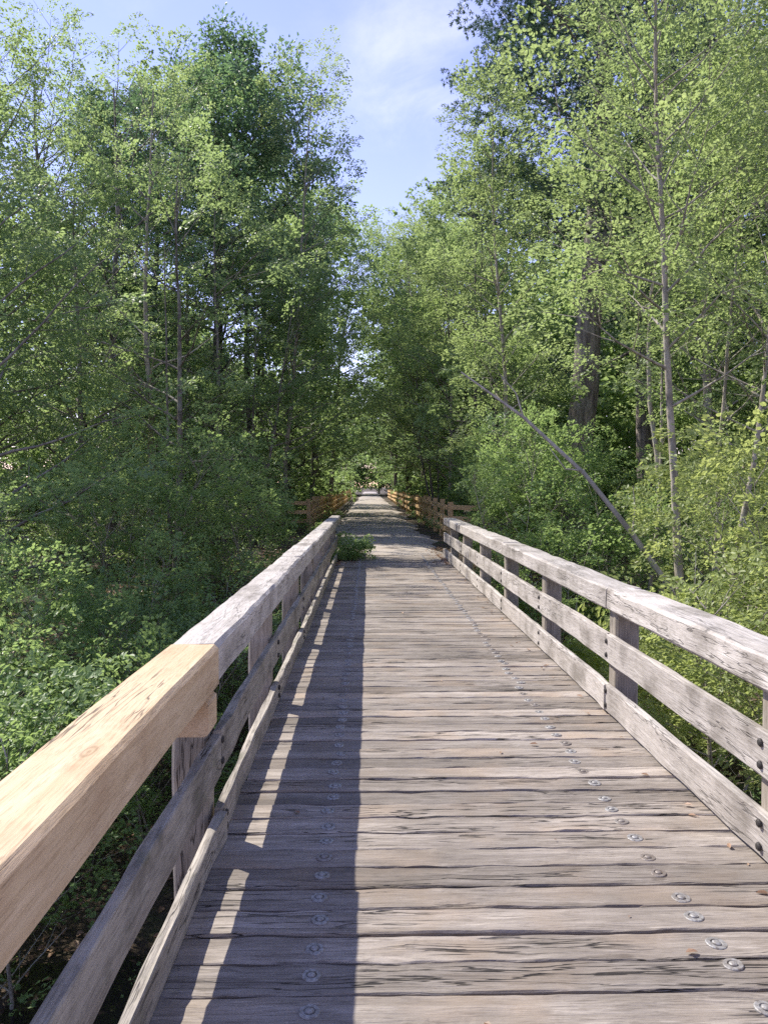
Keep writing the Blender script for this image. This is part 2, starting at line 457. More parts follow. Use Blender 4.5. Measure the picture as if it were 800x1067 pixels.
# right railing: posts 2 m apart, rail boards run two bays and meet at a post
RX = 1.555
rp = [.94 + 2.0 * q for q in range(-1, 8)]
for yv in rp:
    post(RX + .042 + .075, yv + .075, -.42, .684, .15, .15)
joints = [-1.2, 1.02, 5.02, 9.02, 13.02, 16.05]
for a, b in zip(joints, joints[1:]):
    bl = []
    for yv in rp:
        if a - .05 < yv < b and 1.5 < yv < 13: bl.append(yv + .07)
    a_, b_ = a + .003, b - .003
    rail('top_rail', 1, RX + .12, a_, b_, .685, .832 + rng.normal(0, .003), .245, M_RAIL, wear=.004, tilt=.03)
    rail('middle_rail', 1, RX + .021, a_, b_, .345, .528, .042, M_RAIL, bolts=[(t, z) for t in bl for z in (.39, .48)])
    rail('bottom_rail', 1, RX + .021, a_, b_, .022, .195, .042, M_RAIL, bolts=[(t, z) for t in bl for z in (.06, .155)])
# left railing: a fresh replacement beam nearest the viewer, old timbers after it
LX = -.625
lp = [1.15 + 2.05 * q for q in range(-1, 9)]
for yv in lp:
    if yv < 17.5: post(LX - .042 - .08, yv + .075, -.42, .655 if yv > 2 else .648, .15, .15)
rail('top_rail', -1, LX - .115, -1.2, 3.24, .652, .836, .215, M_NEW, 'fresh yellow pine replacement handrail beam', wear=.0008, rough=.001)
link('spacer_block', timber(rng, .17, .16, .14, 'Y', 6, .001), M_NEW, bridge, (LX - .087, 3.125, .575)).__setitem__('label', 'small fresh orange pine block under the new handrail')
lj = [3.25, 7.32, 11.42, 15.5, 17.45]
for a, b in zip(lj, lj[1:]):
    rail('top_rail', -1, LX - .115, a + .003, b - .003, .655, .832 + rng.normal(0, .003), .212, M_RAIL if a < 4 else M_RAIL, wear=.004)
for a, b in zip([-1.2] + lj[:-1], lj):
    bl = []
    for yv in lp:
        if a - .05 < yv < b and 1.5 < yv < 9: bl.append(yv + .07)
    dz = -.012 if a < 0 else 0
    rail('middle_rail', -1, LX - .02, a + .004, b - .004, .29 + dz, .462 + dz, .04, M_RAILD, bolts=[(t, z) for t in bl for z in (.33, .42)])
    rail('bottom_rail', -1, LX - .015 + (.012 if a < 0 else 0), a + .004, b - .004, .004, .135 + dz, .04, M_RAILD, bolts=[(t, z) for t in bl for z in (.05, .105)])

# ------------------------------------------------------------------ path fences
def box_mesh(name, L, W, H, axis, rng):
    return timber(rng, L, W, H, axis, 5, .003)
def fence(name, label, x, y0, y1, step, flare):
    f = empty(name, (x, y0, 0)); tag(f, label, 'fence', 'orange timber fences along the path')
    n = int((y1 - y0) / step)
    for q in range(n + 1):
        yv = q * step
        h = 1.06 + rng.normal(0, .03)
        o = link('post', box_mesh('p', h + .4, .15, .15, 'Z', rng), M_FENCE, f, (0, yv, (h - .4) / 2))
        o.rotation_euler = (rng.normal(0, .02), rng.normal(0, .02), 0)
    for q in range(n):
        for zz in (.24, .56, .88):
            o = link('rail', box_mesh('r', step * .995, .05, .135, 'Y', rng), M_FENCE, f,
                     (-.102 if x > 0 else .102, q * step + step / 2, zz + rng.normal(0, .008)))
            o.rotation_euler = (rng.normal(0, .004), 0, 0)
    # the flared end panel that turns away from the path
    dx, dy = flare
    L = math.hypot(dx, dy)
    link('post', box_mesh('p', 1.42, .15, .15, 'Z', rng), M_FENCE, f, (dx, dy, .31))
    for zz in (.24, .56, .88):
        o = link('rail', box_mesh('r', L - .16, .05, .135, 'Y', rng), M_FENCE, f, (dx / 2, dy / 2, zz))
        o.rotation_euler = (0, 0, math.atan2(-dx, dy))
    return f
fence('path_fence', 'orange timber post and rail fence along the left edge of the far path', -2.12, 27.6, 92, 2.44, (-2.3, -.5))
fence('path_fence', 'orange timber post and rail fence along the right edge of the far path', 2.34, 22.2, 92, 2.44, (.8, -1.3))

# ------------------------------------------------------------------ foliage kit
def leaf_geo(B, A, N, size, wid, hexa):
    A = unit(A); S = unit(np.cross(N, A)); N = np.cross(A, S)
    l = size[:, None]; w = l * wid
    if hexa:
        V = np.stack([B,
                      B + .34 * l * A + .50 * w * S + .10 * l * N,
                      B + .74 * l * A + .34 * w * S + .05 * l * N,
                      B + l * A - .10 * l * N,
                      B + .74 * l * A - .34 * w * S + .05 * l * N,
                      B + .34 * l * A - .50 * w * S + .10 * l * N], 1)
    else:
        V = np.stack([B, B + .45 * l * A + .5 * w * S + .10 * l * N, B + l * A - .06 * l * N, B + .45 * l * A - .5 * w * S + .10 * l * N], 1)
    return V

def spray_flat(rng, n, L, size, wid, hexa, spread=.45, thick=.06, tilt=.5):
    """leaves to both sides of a branching twig, roughly in one layer"""
    t = np.sqrt(rng.uniform(.02, 1, n)); sd = np.where(rng.random(n) < .5, -1, 1)
    prof = np.sin(np.clip(t * 1.05, 0, 1) * PI * .86) ** .7
    yv = sd * spread * L * prof * rng.uniform(0, 1, n) ** .8
    B = np.stack([t * L, yv, rng.normal(0, thick, n) * L - .22 * L * t ** 2 - .25 * np.abs(yv)], -1)
    ph = rng.uniform(.25, 1.35, n)
    A = np.stack([np.cos(ph), sd * np.sin(ph), -.25 + rng.normal(0, .35, n)], -1)
    N = np.stack([rng.normal(0, tilt, n), rng.normal(0, tilt, n), np.ones(n)], -1)
    return leaf_geo(B, A, unit(N), size * rng.uniform(.6, 1.2, n), wid, hexa)

def spray_tuft(rng, n, L, size, wid, hexa):
    """leaves all round a twig end"""
    d = unit(rng.normal(0, 1, (n, 3)) + np.array([.5, 0, .25]))
    r = rng.uniform(.12, .55, n)[:, None] * L
    B = np.array([.45 * L, 0, 0]) + d * r * np.array([1.2, 1.0, .75])
    A = d + rng.normal(0, .4, (n, 3)) + np.array([0, 0, -.25])
    N = unit(rng.normal(0, .55, (n, 3)) + d * .4 + np.array([0, 0, .8]))
    return leaf_geo(B, A, N, size * rng.uniform(.65, 1.2, n), wid, hexa)

def spray_pine(rng, n, L, size):
    """needle brushes along a twig"""
    nb = 26
    out = []
    for b in range(nb):
        t = (b + rng.random()) / nb
        c = np.array([t * L, rng.normal(0, .2) * L * (1 - .4 * t), rng.normal(.02, .07) * L])
        m = n // nb
        d = unit(rng.normal(0, 1, (m, 3)) + np.array([.9, 0, .35]))
        out.append(leaf_geo(np.repeat(c[None], m, 0), d, unit(rng.normal(0, 1, (m, 3))), size * rng.uniform(.7, 1.15, m), .17, False))
    return np.concatenate(out)

def frames_to_leaves(rng, P, D, protos, scale, upmix=.8, sjit=.25):
    """P origins, D directions -> leaf vertex array (n, nv, 3) and tint per leaf"""
    n = len(P)
    D = unit(D)
    def field(w):
        kv = unit(rng.normal(0, 1, (3, 3))) * 2 * PI / (w * rng.uniform(.7, 1.4, (3, 1)))
        return np.sin(P @ kv.T + rng.uniform(0, 6.28, 3)).sum(1) / 1.7
    U = unit(np.stack([.42 * field(1.5) + rng.normal(0, .14, n), .42 * field(1.5) + rng.normal(0, .14, n), np.full(n, upmix)], -1))
    Y = unit(np.cross(U, D)); Z = np.cross(D, Y)
    s = scale * rng.uniform(1 - sjit, 1 + sjit, n)
    which = rng.integers(0, len(protos), n)
    st = .5 + .17 * field(1.8) + rng.normal(0, .1, n)
    Vs, Ts = [], []
    for j, pr in enumerate(protos):
        mk = which == j
        if not mk.any(): continue
        fr = np.stack([D[mk], Y[mk], Z[mk]], 1) * s[mk][:, None, None]       # (k,3axes,3)
        V = np.einsum('lva,kax->klvx', pr, fr) + P[mk][:, None, None, :]
        t = st[mk][:, None] * .7 + rng.uniform(0, 1, (mk.sum(), len(pr))) * .3
        Vs.append(V.reshape(-1, pr.shape[1], 3)); Ts.append(t.ravel())
    return np.concatenate(Vs), np.clip(np.concatenate(Ts), 0, 1)

def leaf_mesh(name, V, tint):
    n, nv, _ = V.shape
    base = np.arange(n)[:, None] * nv
    if nv == 6:
        f = np.concatenate([base + np.array([0, 1, 2, 3]), base + np.array([0, 3, 4, 5])], 1); sz = 4
    else:
        f = np.concatenate([base + np.array([0, 1, 2]), base + np.array([0, 2, 3])], 1); sz = 3
    return np_mesh(name, V.reshape(-1, 3), np.full(2 * n, sz), f.ravel(), False, np.repeat(tint, nv))

class Wood:
    def __init__(s): s.V = []; s.F = []; s.n = 0; s.own = []
    def tube(s, pts, rad, m):
        pts = np.asarray(pts, float); rad = np.asarray(rad, float)
        n = len(pts)
        d = unit(np.gradient(pts, axis=0))
        ref = np.where(np.abs(d[:, 2:3]) < .9, np.array([[0, 0, 1.]]), np.array([[1., 0, 0]]))
        a = unit(np.cross(d, ref[0])); b = np.cross(d, a)
        an = np.arange(m) * 2 * PI / m
        R = pts[:, None] + rad[:, None, None] * (np.cos(an)[None, :, None] * a[:, None] + np.sin(an)[None, :, None] * b[:, None])
        s.V.append(R.reshape(-1, 3))
        i, j = np.meshgrid(np.arange(n - 1), np.arange(m), indexing='ij')
        q0 = s.n + i * m + j; q1 = s.n + i * m + (j + 1) % m
        s.F.append(np.stack([q0, q1, q1 + m, q0 + m], -1).reshape(-1, 4))
        s.n += n * m
    def drop(s, bad):
        """leave out limbs and twigs that carry no foliage"""
        V, F, n = [], [], 0
        own = dict((c, (a, b)) for c, a, b in s.own)
        for c, (v, f) in enumerate(zip(s.V, s.F)):
            if c in own:
                a, b = own[c]
                if b > a and bad[a:b].mean() > .8: continue
            V.append(v); F.append(f - f.min() + n); n += len(v)
        s.V, s.F, s.n = V, F, n
    def mesh(s, name):
        F = np.concatenate(s.F)
        return np_mesh(name, np.concatenate(s.V), np.full(len(F), 4), F.ravel(), True)

def curve_pts(rng, p0, d0, L, n, bend, wobble):
    """polyline that starts along d0 and bends by vector `bend` over its length"""
    pts = [np.array(p0, float)]; d = np.array(d0, float)
    w = np.zeros(3)
    for i in range(n - 1):
        w = w * .6 + rng.normal(0, wobble, 3)
        dd = unit(d + np.array(bend) * (i / (n - 1)) + w)
        pts.append(pts[-1] + dd * L / (n - 1))
    return np.array(pts)

def make_tree(rng, H, r0, cb, R, prof, nl, e0, e1, nsub, step, lean=(0, 0), bendlimb=(0, 0, .15), wobble=.06, stems=1,
              spread=.0, sub_len=.42, limb_gap=0, sym=1.0, side=None, twig_m=3):
    """returns Wood, spray origins, spray directions"""
    W = Wood(); P = []; D = []
    for sidx in range(stems):
        az0 = rng.uniform(0, 2 * PI)
        ln = np.array([lean[0], lean[1], 1.0])
        if stems > 1: ln = ln + spread * np.array([math.cos(az0 + sidx * 2 * PI / stems), math.sin(az0 + sidx * 2 * PI / stems), 0])
        h = H * (1 if sidx == 0 else rng.uniform(.75, 1))
        n = max(8, int(h / .8))
        tp = curve_pts(rng, (0, 0, -.35), unit(ln), h + .35, n, (-.35 * lean[0], -.35 * lean[1], .15), wobble * .5)
        f = np.linspace(0, 1, n)
        rs = r0 * (1 if stems == 1 else .75)
        tr = rs * (1 - .88 * f ** 1.05); tr[0] *= 1.35
        W.tube(tp, tr, 9 if r0 > .07 else 6)
        az = rng.uniform(0, 2 * PI)
        for li in range(nl):
            u = (li + rng.random()) / nl
            fz = cb + (1 - cb) * u ** .9 * .985
            pi_ = fz * (n - 1); i0 = min(int(pi_), n - 2); fr = pi_ - i0
            p = tp[i0] * (1 - fr) + tp[i0 + 1] * fr
            az += 2.4 + rng.normal(0, .5)
            e = e0 + (e1 - e0) * u + rng.normal(0, .15)
            o = np.array([math.cos(az), math.sin(az), 0])
            if side is not None:
                o = unit(o + np.array([side[0], side[1], 0]) * .6)
            d = o * math.cos(e) + np.array([0, 0, math.sin(e)])
            L = R * prof(u) * rng.uniform(.7, 1.12)
            if L < .25: L = .25
            m = max(5, int(L / .45) + 2)
            lp_ = curve_pts(rng, p, d, L, m, bendlimb, wobble)
            lr = max(.008, min(tr[i0] * .5, .008 + .012 * L))
            W.tube(lp_, lr * (1 - .82 * np.linspace(0, 1, m)), 5); c_l, a_l = len(W.V) - 1, len(P)
            ns = max(2, int(nsub * (.35 + .65 * L / R)))
            for si in range(ns):
                t = .22 + .78 * (si + rng.random()) / ns
                x = t * (m - 1); k0 = min(int(x), m - 2); g = x - k0
                q = lp_[k0] * (1 - g) + lp_[k0 + 1] * g
                ld = unit(lp_[k0 + 1] - lp_[k0])
                sdv = unit(np.cross(ld, np.array([0, 0, 1.0]))) * (1 if (si % 2) else -1)
                sd = unit(ld * rng.uniform(.5, 1.1) + sdv * rng.uniform(.5, 1.1) + np.array([0, 0, rng.normal(.12, .28)]))
                sl = sub_len * L * (1.15 - .6 * t) * rng.uniform(.7, 1.2) + .22
                mm = 4
                sp = curve_pts(rng, q, sd, sl, mm, bendlimb, wobble)
                W.tube(sp, lr * .38 * (1 - .75 * np.linspace(0, 1, mm)), twig_m); c_s, a_s = len(W.V) - 1, len(P)
                kk = max(2, int(sl / step))
                for c in range(kk):
                    tt = (c + .6 + .4 * rng.random()) / kk
                    x2 = tt * (mm - 1); k2 = min(int(x2), mm - 2); g2 = x2 - k2
                    P.append(sp[k2] * (1 - g2) + sp[k2 + 1] * g2)
                    dd = unit(sp[k2 + 1] - sp[k2])
                    s2 = unit(np.cross(dd, np.array([0, 0, 1.0]) + rng.normal(0, .2, 3)))
                    sg = 1 if c % 2 else -1
                    D.append(dd * rng.uniform(.4, 1.2) + s2 * sg * rng.uniform(.1, .9) + np.array([0, 0, rng.normal(0, .2)]))
                W.own.append((c_s, a_s, len(P)))
            P.append(lp_[-1]); D.append(unit(lp_[-1] - lp_[-2]))
            W.own.append((c_l, a_l, len(P)))
    return W, np.array(P), np.array(D)

def shades_deck(Pw):
    """sprays that would stand between the sun and the open part of the deck"""
    kx = SUN[0] / SUN[2]; ky = SUN[1] / SUN[2]
    c = Pw[:, 0] - kx * Pw[:, 2]
    Y = Pw[:, 1] - ky * Pw[:, 2]
    lit = (Y < 14.2)
    for a, b in ((15.6, 19.6), (22.2, 24.4), (27.0, 36.5), (42, 120)): lit |= (Y > a) & (Y < b)
    return (c > np.where(Y < 15, -1.0, -2.9)) & (c < np.where(Y < 15, 2.1, 2.6)) & (Y > -.5) & lit & (Pw[:, 2] > .3)

def in_way(Pw):
    """over the deck or the walking line itself"""
    w = np.where(Pw[:, 1] < 18, (Pw[:, 0] > np.where(Pw[:, 1] > 13, -1.5, -1.05)) & (Pw[:, 0] < 2.1), (Pw[:, 0] > -2.5) & (Pw[:, 0] < 2.6))
    return w & (Pw[:, 2] < np.where(Pw[:, 1] < 18, 6.0, 2.2)) & (Pw[:, 2] > -.4)

rs = np.random.default_rng(21)
SP_MAPLE = [spray_flat(rs, 60, .66, .078, .74, True, tilt=.34, thick=.055) for _ in range(7)]
SP_LIGHT = [spray_flat(rs, 72, .64, .057, .72, True, tilt=.38, thick=.06) for _ in range(7)]
SP_OAK = [spray_tuft(rs, 84, .80, .115, .56, True) for _ in range(6)]
SP_SHRUB = [spray_flat(rs, 46, .46, .057, .66, True, tilt=.38, thick=.06) for _ in range(7)]
SP_SMALL = [spray_flat(rs, 34, .34, .055, .62, True, tilt=.6) for _ in range(6)]
SP_PINE = [spray_pine(rs, 338, .85, .085) for _ in range(5)]
SP_FAR = [spray_flat(rs, 26, 1.0, .23, .72, False, tilt=.6) for _ in range(6)]
SP_FARO = [spray_tuft(rs, 30, 1.05, .24, .7, False) for _ in range(6)]

round_prof = lambda u: math.sin(PI * min(1, .18 + .80 * u)) ** .6
oval_prof = lambda u: (.55 + .75 * u) * (1 - u ** 3.5) ** .6 + .05
cone_prof = lambda u: (1 - u) ** .8 + .06
tall_prof = lambda u: .75 * math.sin(PI * min(1, .25 + .7 * u)) ** .5 + .1

KINDS = {
    'maple': dict(bark=B_MID, leaf=L_MAPLE, protos=SP_MAPLE, cat='tree', name='maple_tree'),
    'pale': dict(bark=B_GREY, leaf=L_LIGHT, protos=SP_LIGHT, cat='tree', name='maple_tree'),
    'oak': dict(bark=B_DARK, leaf=L_OAK, protos=SP_OAK, cat='tree', name='oak_tree'),
    'pine': dict(bark=B_PINE, leaf=L_PINE, protos=SP_PINE, cat='tree', name='pine_tree'),
    'shrub': dict(bark=B_GREY, leaf=L_SHRUB, protos=SP_SHRUB, cat='shrub', name='shrub'),
    'small': dict(bark=B_GREY, leaf=L_SHRUB, protos=SP_SMALL, cat='plant', name='leafy_plant'),
    'yellow': dict(bark=B_GREY, leaf=L_YEL, protos=SP_SHRUB, cat='shrub', name='shrub'),
    'far': dict(bark=B_DARK, leaf=L_FAR, protos=SP_FAR, cat='tree', name='tree'),
    'faroak': dict(bark=B_DARK, leaf=L_FAR, protos=SP_FARO, cat='tree', name='tree'),
}
LEAFCOUNT = [0]
def plant(kind, x, y, label, group=None, seed=0, sscale=1.0, keep=.05, zoff=0.0, leaf=None, name=None, thin=0.0, clear=True, gaps=.30, clump=3.0, **kw):
    """one tree or bush standing at x, y: an Empty at its foot > trunk, crown"""
    K = KINDS[kind]
    rng = np.random.default_rng(1000 + seed)
    z = float(ground_z(x, y)) + zoff
    W, P, D = make_tree(rng, **kw)
    Pw = P + np.array([x, y, z])
    tip = Pw + unit(D) * .3
    bad = (shades_deck(Pw) | shades_deck(tip)) & (rng.random(len(P)) > keep)
    if clear: bad |= in_way(Pw) | in_way(tip)
    ck = np.zeros(len(P))
    for q in range(5):
        kv = unit(rng.normal(0, 1, 3)) * 2 * PI / (clump * rng.uniform(.7, 1.5))
        ck += np.sin(P @ kv + rng.uniform(0, 6.28))
    if gaps: bad |= ck < np.quantile(ck, gaps)
    if thin: bad |= rng.random(len(P)) < thin
    W.drop(bad)
    P, D = P[~bad], D[~bad]
    V, t = frames_to_leaves(rng, P, D, K['protos'], sscale)
    LEAFCOUNT[0] += len(V)
    root = empty(name or K['name'], (x, y, z))
    tag(root, label, K['cat'], group)
    link('trunk' if K['cat'] == 'tree' else 'stems', W.mesh('wood'), K['bark'], root)
    link('crown' if K['cat'] == 'tree' else 'foliage', leaf_mesh('leaves', V, t), leaf or K['leaf'], root)
    return root

def copy_thing(src, x, y, rz, sc, label, group=None, zoff=0.0):
    r = src.copy(); COL.objects.link(r)
    r.location = (x, y, float(ground_z(x, y)) + zoff); r.rotation_euler = (0, 0, rz); r.scale = (sc, sc, sc * random.uniform(.92, 1.08))
    r['label'] = label
    if group: r['group'] = group
    elif 'group' in r: del r['group']
    for ch in src.children:
        c = ch.copy(); COL.objects.link(c); c.parent = r
    return r

# ---- the trees one can tell apart ----------------------------------------
MAPLE = dict(prof=oval_prof, e0=.15, e1=.95, nsub=7, step=.34, wobble=.08)
PALE = dict(prof=tall_prof, e0=.45, e1=1.1, nsub=6, step=.36, wobble=.09)

plant('oak', -5.6, 29.5, 'tall dark green oak whose domed crown tops the left side of the sky gap', seed=1, gaps=.2, clump=2.6, H=18.0, r0=.32, cb=.36, R=5.0,
      prof=round_prof, nl=44, e0=.1, e1=1.1, nsub=11, step=.5, wobble=.1, sscale=1.15)
plant('maple', -8.2, 17.0, 'airy tall tree at the left edge reaching the top corner of the picture', seed=2, gaps=.15, H=13.6, r0=.11, cb=.2, R=3.9, nl=56, **MAPLE)
plant('maple', -6.4, 13.0, 'broad leafy maple filling the left edge above the dark shrubs', seed=3, H=9.2, r0=.11, cb=.15, R=3.7, nl=36, **MAPLE)
plant('maple', -4.6, 18.6, 'bright green maple left of the bridge with boughs down to the rail height', seed=4, H=9.6, r0=.10, cb=.1, R=3.5, nl=38, **MAPLE)
plant('pale', -6.4, 22.5, 'yellow tinged maple rising in front of the dark domed oak', seed=5, gaps=.12, H=14.2, r0=.11, cb=.12, R=3.1, nl=44, **PALE)
plant('maple', -5.9, 25.4, 'rounded green maple in the middle of the left tree wall', seed=12, H=11.8, r0=.12, cb=.12, R=3.6, nl=40, **MAPLE)
plant('maple', -2.85, 38.0, 'green maple hanging over the left side of the path beneath the sky gap', seed=13, H=14.6, r0=.14, cb=.15, R=3.9, nl=40, lean=(.06, 0), sscale=1.25, **MAPLE)
plant('pale', -2.9, 26.5, 'slender pale maple leaning from the left towards the sky gap over the path', seed=6, H=15.2, r0=.09, cb=.12, R=2.8, nl=46, gaps=.15, lean=(.09, 0), **PALE)
plant('maple', -10.4, 21.0, 'big green maple behind the airy tree on the far left', seed=7, gaps=.12, H=15.2, r0=.2, cb=.25, R=4.4, nl=30, **MAPLE)
plant('maple', -3.5, 22.6, 'small maple with pale leaning stems beside the left fence end', seed=8, H=8.0, r0=.085, cb=.12, R=2.6, nl=24, stems=2, spread=.2, **MAPLE)
plant('maple', -8.6, 25.5, 'maple rising between the domed oak and the airy left tree', seed=9, gaps=.1, H=16.0, r0=.2, cb=.2, R=4.6, nl=40, **MAPLE)

plant('maple', -13.2, 33.5, 'tall maple rounding off the skyline at the upper left', seed=10, gaps=.05, keep=1.0, H=20.0, r0=.24, cb=.3, R=5.4, nl=46, sscale=1.2, **MAPLE)
plant('oak', -9.6, 34.0, 'dark oak in the skyline dip left of the tallest dome', seed=11, gaps=.05, keep=1.0, H=18.6, r0=.26, cb=.35, R=4.6,
      prof=round_prof, nl=30, e0=.1, e1=1.1, nsub=8, step=.55, wobble=.1, sscale=1.15)
plant('pine', 5.8, 21.5, 'huge dark pine with a thick furrowed trunk right of the path', seed=20, H=23.5, r0=.46, cb=.40, R=3.9, gaps=.05, clump=2.8,
      prof=lambda u: 1.0 - .5 * u, nl=44, e0=-.05, e1=.4, nsub=13, step=.42, bendlimb=(0, 0, .35), wobble=.08, sscale=1.25)
plant('pine', 9.4, 25.5, 'second dark pine standing behind the airy trees at the right edge', seed=21, H=21, r0=.33, cb=.35, R=4.2,
      prof=lambda u: 1.0 - .6 * u, nl=34, gaps=.1, e0=-.05, e1=.4, nsub=10, step=.5, bendlimb=(0, 0, .35), wobble=.08, sscale=1.25)
plant('pale', 4.35, 10.0, 'pale barked slender maple with a curved trunk in front of the right edge', seed=22, gaps=.12, H=10.8, r0=.07, cb=.42, R=2.3, nl=34, lean=(-.06, 0), **PALE)
plant('pale', 4.55, 10.2, 'thin forked maple trunk leaning to the right edge beside the curved one', seed=23, gaps=.12, H=8.6, r0=.055, cb=.42, R=2.0, nl=24, lean=(.16, .05), **PALE)
plant('pale', 3.25, 17.6, 'airy light green maple bordering the sky gap on its right side', seed=24, gaps=.1, H=10.4, r0=.07, cb=.2, R=1.6, nl=42, lean=(-.03, 0), **PALE)
plant('pale', 5.5, 14.4, 'light green maple standing in front of the thick pine trunk', seed=25, gaps=.12, H=10.2, r0=.07, cb=.58, R=2.0, nl=32, lean=(-.02, 0), **PALE)
plant('pale', 6.9, 13.2, 'leafy light green tree at the right edge of the picture behind the forked trunk', seed=26, gaps=.1, H=12.6, r0=.11, cb=.25, R=3.1, nl=44, **PALE)
plant('maple', 3.3, 20.2, 'low spreading maple beneath the pine beside the right railing end', seed=27, H=4.6, r0=.07, cb=.08, R=1.9, nl=24, **MAPLE)
plant('maple', 3.9, 27.5, 'dark leafy maple behind the right fence with thin dark stems', seed=28, H=12.4, r0=.10, cb=.2, R=2.9, nl=24, stems=2, spread=.1, **MAPLE)
plant('pale', 8.3, 18.2, 'tall light tree between the two pines', seed=29, gaps=.1, H=15.2, r0=.14, cb=.25, R=3.2, nl=40, **PALE)

plant('pale', 3.3, 31.5, 'bright airy tree closing the view above the right fence below the sky gap', seed=30, H=11.8, r0=.10, cb=.15, R=3.4, nl=44, lean=(-.05, 0), sscale=1.25, gaps=.15, **PALE)
plant('pale', 3.1, 43.0, 'pale green tree whose boughs reach over the middle of the far path', seed=31, H=14.8, r0=.13, cb=.12, R=4.4, nl=46, lean=(-.04, 0), sscale=1.4, gaps=.15, **PALE)
plant('maple', -7.6, 20.2, 'rounded maple crown low in the left tree wall behind the broad maple', seed=32, H=10.4, r0=.11, cb=.08, R=3.3, nl=38, **MAPLE)
plant('maple', -4.3, 23.6, 'fresh green maple filling the tree wall just left of the leaning pale maple', seed=33, H=10.6, r0=.10, cb=.08, R=3.0, nl=38, **MAPLE)
plant('maple', -9.4, 15.2, 'dense maple at the left edge between the broad maple and the airy tall tree', seed=34, H=10.4, r0=.11, cb=.1, R=3.2, nl=38, **MAPLE)
plant('maple', -2.7, 52.0, 'green tree bowing from the left over the far end of the path', seed=35, H=18.0, r0=.16, cb=.15, R=4.2, nl=46, lean=(.10, 0), sscale=1.5, gaps=.1, **MAPLE)
plant('maple', -11.4, 37.0, 'leafy maple filling the skyline behind the dip beside the dark domed oak', seed=36, keep=1.0, gaps=.05, H=18.4, r0=.2, cb=.2, R=4.8, nl=46, sscale=1.3, **MAPLE)
plant('far', -3.5, 35.2, 'rounded low tree closing the gap above the middle of the left fence', seed=37, keep=.6, H=8.6, r0=.1, cb=.04, R=2.6, prof=round_prof, nl=36, e0=.1, e1=1.0, nsub=8, step=.42, wobble=.08, gaps=.08, sscale=.8)
# bare leaning pole on the right
W = Wood()
pts = [(4.75, 10.2, -1.6), (4.5, 10.2, -.75), (4.08, 10.2, .05), (3.5, 10.2, .86), (2.88, 10.3, 1.66), (2.08, 10.4, 2.42), (1.26, 10.6, 3.05)]
W.tube(np.array(pts) - np.array(pts[0]), [.055, .049, .042, .036, .03, .023, .011], 8)
W.tube(np.array([(2.08, 10.4, 2.42), (2.0, 10.5, 2.75), (1.8, 10.55, 3.0)]) - np.array(pts[0]), [.014, .01, .005], 5)
W.tube(np.array([(2.88, 10.3, 1.70), (2.6, 10.2, 1.72), (2.4, 10.25, 2.0)]) - np.array(pts[0]), [.015, .011, .005], 5)
W.tube(np.array([(3.5, 10.2, .86), (3.5, 10.1, 1.2), (3.45, 10.05, 1.5)]) - np.array(pts[0]), [.013, .009, .004], 5)
tag(link('dead_tree', W.mesh('dead_trunk'), B_DEAD, None, pts[0]), 'bare pale dead trunk leaning left across the green undergrowth behind the right railing', 'dead tree')

# ---- shrubs ---------------------------------------------------------------
SH = dict(prof=round_prof, e0=.35, e1=1.0, nsub=6, step=.24, wobble=.12, cb=.12)
def shrub(x, y, H, R, seed, label, group=None, kind='shrub', nl=16, stems=3, **kw):
    a = dict(SH); a.update(kw)
    return plant(kind, x, y, label, group, seed=seed, H=H, r0=.025, R=R, nl=nl, stems=stems, spread=.35, **a)

s0 = shrub(-3.1, 6.6, 2.7, 1.1, 40, 'shrub with pale green leaves nearest below the fresh new handrail')
shrub(-4.6, 8.2, 2.9, 1.4, 41, 'dark leafy shrub against the left edge below the railing')
shrub(-2.5, 9.2, 2.9, 1.1, 42, 'dense shrub pressed against the left railing at its middle')
shrub(-3.9, 10.8, 3.6, 1.5, 43, 'tall round shrub behind the middle of the left railing')
shrub(-6.4, 10.4, 4.0, 1.7, 44, 'big shaded shrub at the left edge under the broad maple')
shrub(-2.3, 12.4, 3.2, 1.2, 45, 'bright leafy shrub beside the far half of the left railing')
shrub(-4.4, 14.2, 4.4, 1.8, 46, 'tall green thicket below the bright green maple')
shrub(-2.2, 15.4, 3.2, 1.2, 47, 'sunlit bush crowding the far end of the left railing')
shrub(-3.0, 18.4, 3.2, 1.4, 48, 'bush standing between the left railing end and the left fence')
shrub(-3.4, 25.0, 3.0, 1.3, 49, 'bright bush half hiding the first panel of the left fence')
shrub(-8.0, 7.6, 3.6, 1.8, 50, 'wide shrub in the lower left corner of the picture')
shrub(-.6, 15.9, .72, .12, 51, 'small weedy bush growing at the foot of the left railing end', kind='small', nl=7, stems=4, step=.14, clear=False, keep=1.0, gaps=.1, clump=.5, sscale=.72, sub_len=.1)

shrub(3.3, 7.2, 3.0, 1.0, 60, 'bright yellow green bush at the right edge behind the near railing', kind='yellow')
shrub(5.0, 8.6, 3.6, 1.2, 61, 'tall yellow green bush under the forked maple on the right', kind='yellow')
shrub(3.2, 9.3, 1.4, .9, 62, 'light green low shrub behind the middle of the right railing', kind='yellow')
shrub(3.0, 12.6, 2.7, 1.1, 63, 'leafy green shrub at the foot of the leaning dead trunk')
shrub(4.6, 13.6, 3.4, 1.4, 64, 'dark green shrub behind the leaning dead trunk')
shrub(2.9, 15.2, 3.3, 1.1, 65, 'dense dark bush beside the far end of the right railing')
shrub(3.7, 16.8, 2.9, 1.2, 66, 'bright bush in front of the foot of the pine trunk')
shrub(3.2, 19.0, 2.5, 1.1, 67, 'bush hiding the start of the right fence')
shrub(6.1, 11.6, 3.3, 1.5, 68, 'pale shrub at the right edge beneath the slender trunks', kind='yellow')
shrub(3.6, 23.0, 2.8, 1.2, 69, 'dark shrub just behind the first posts of the right fence')
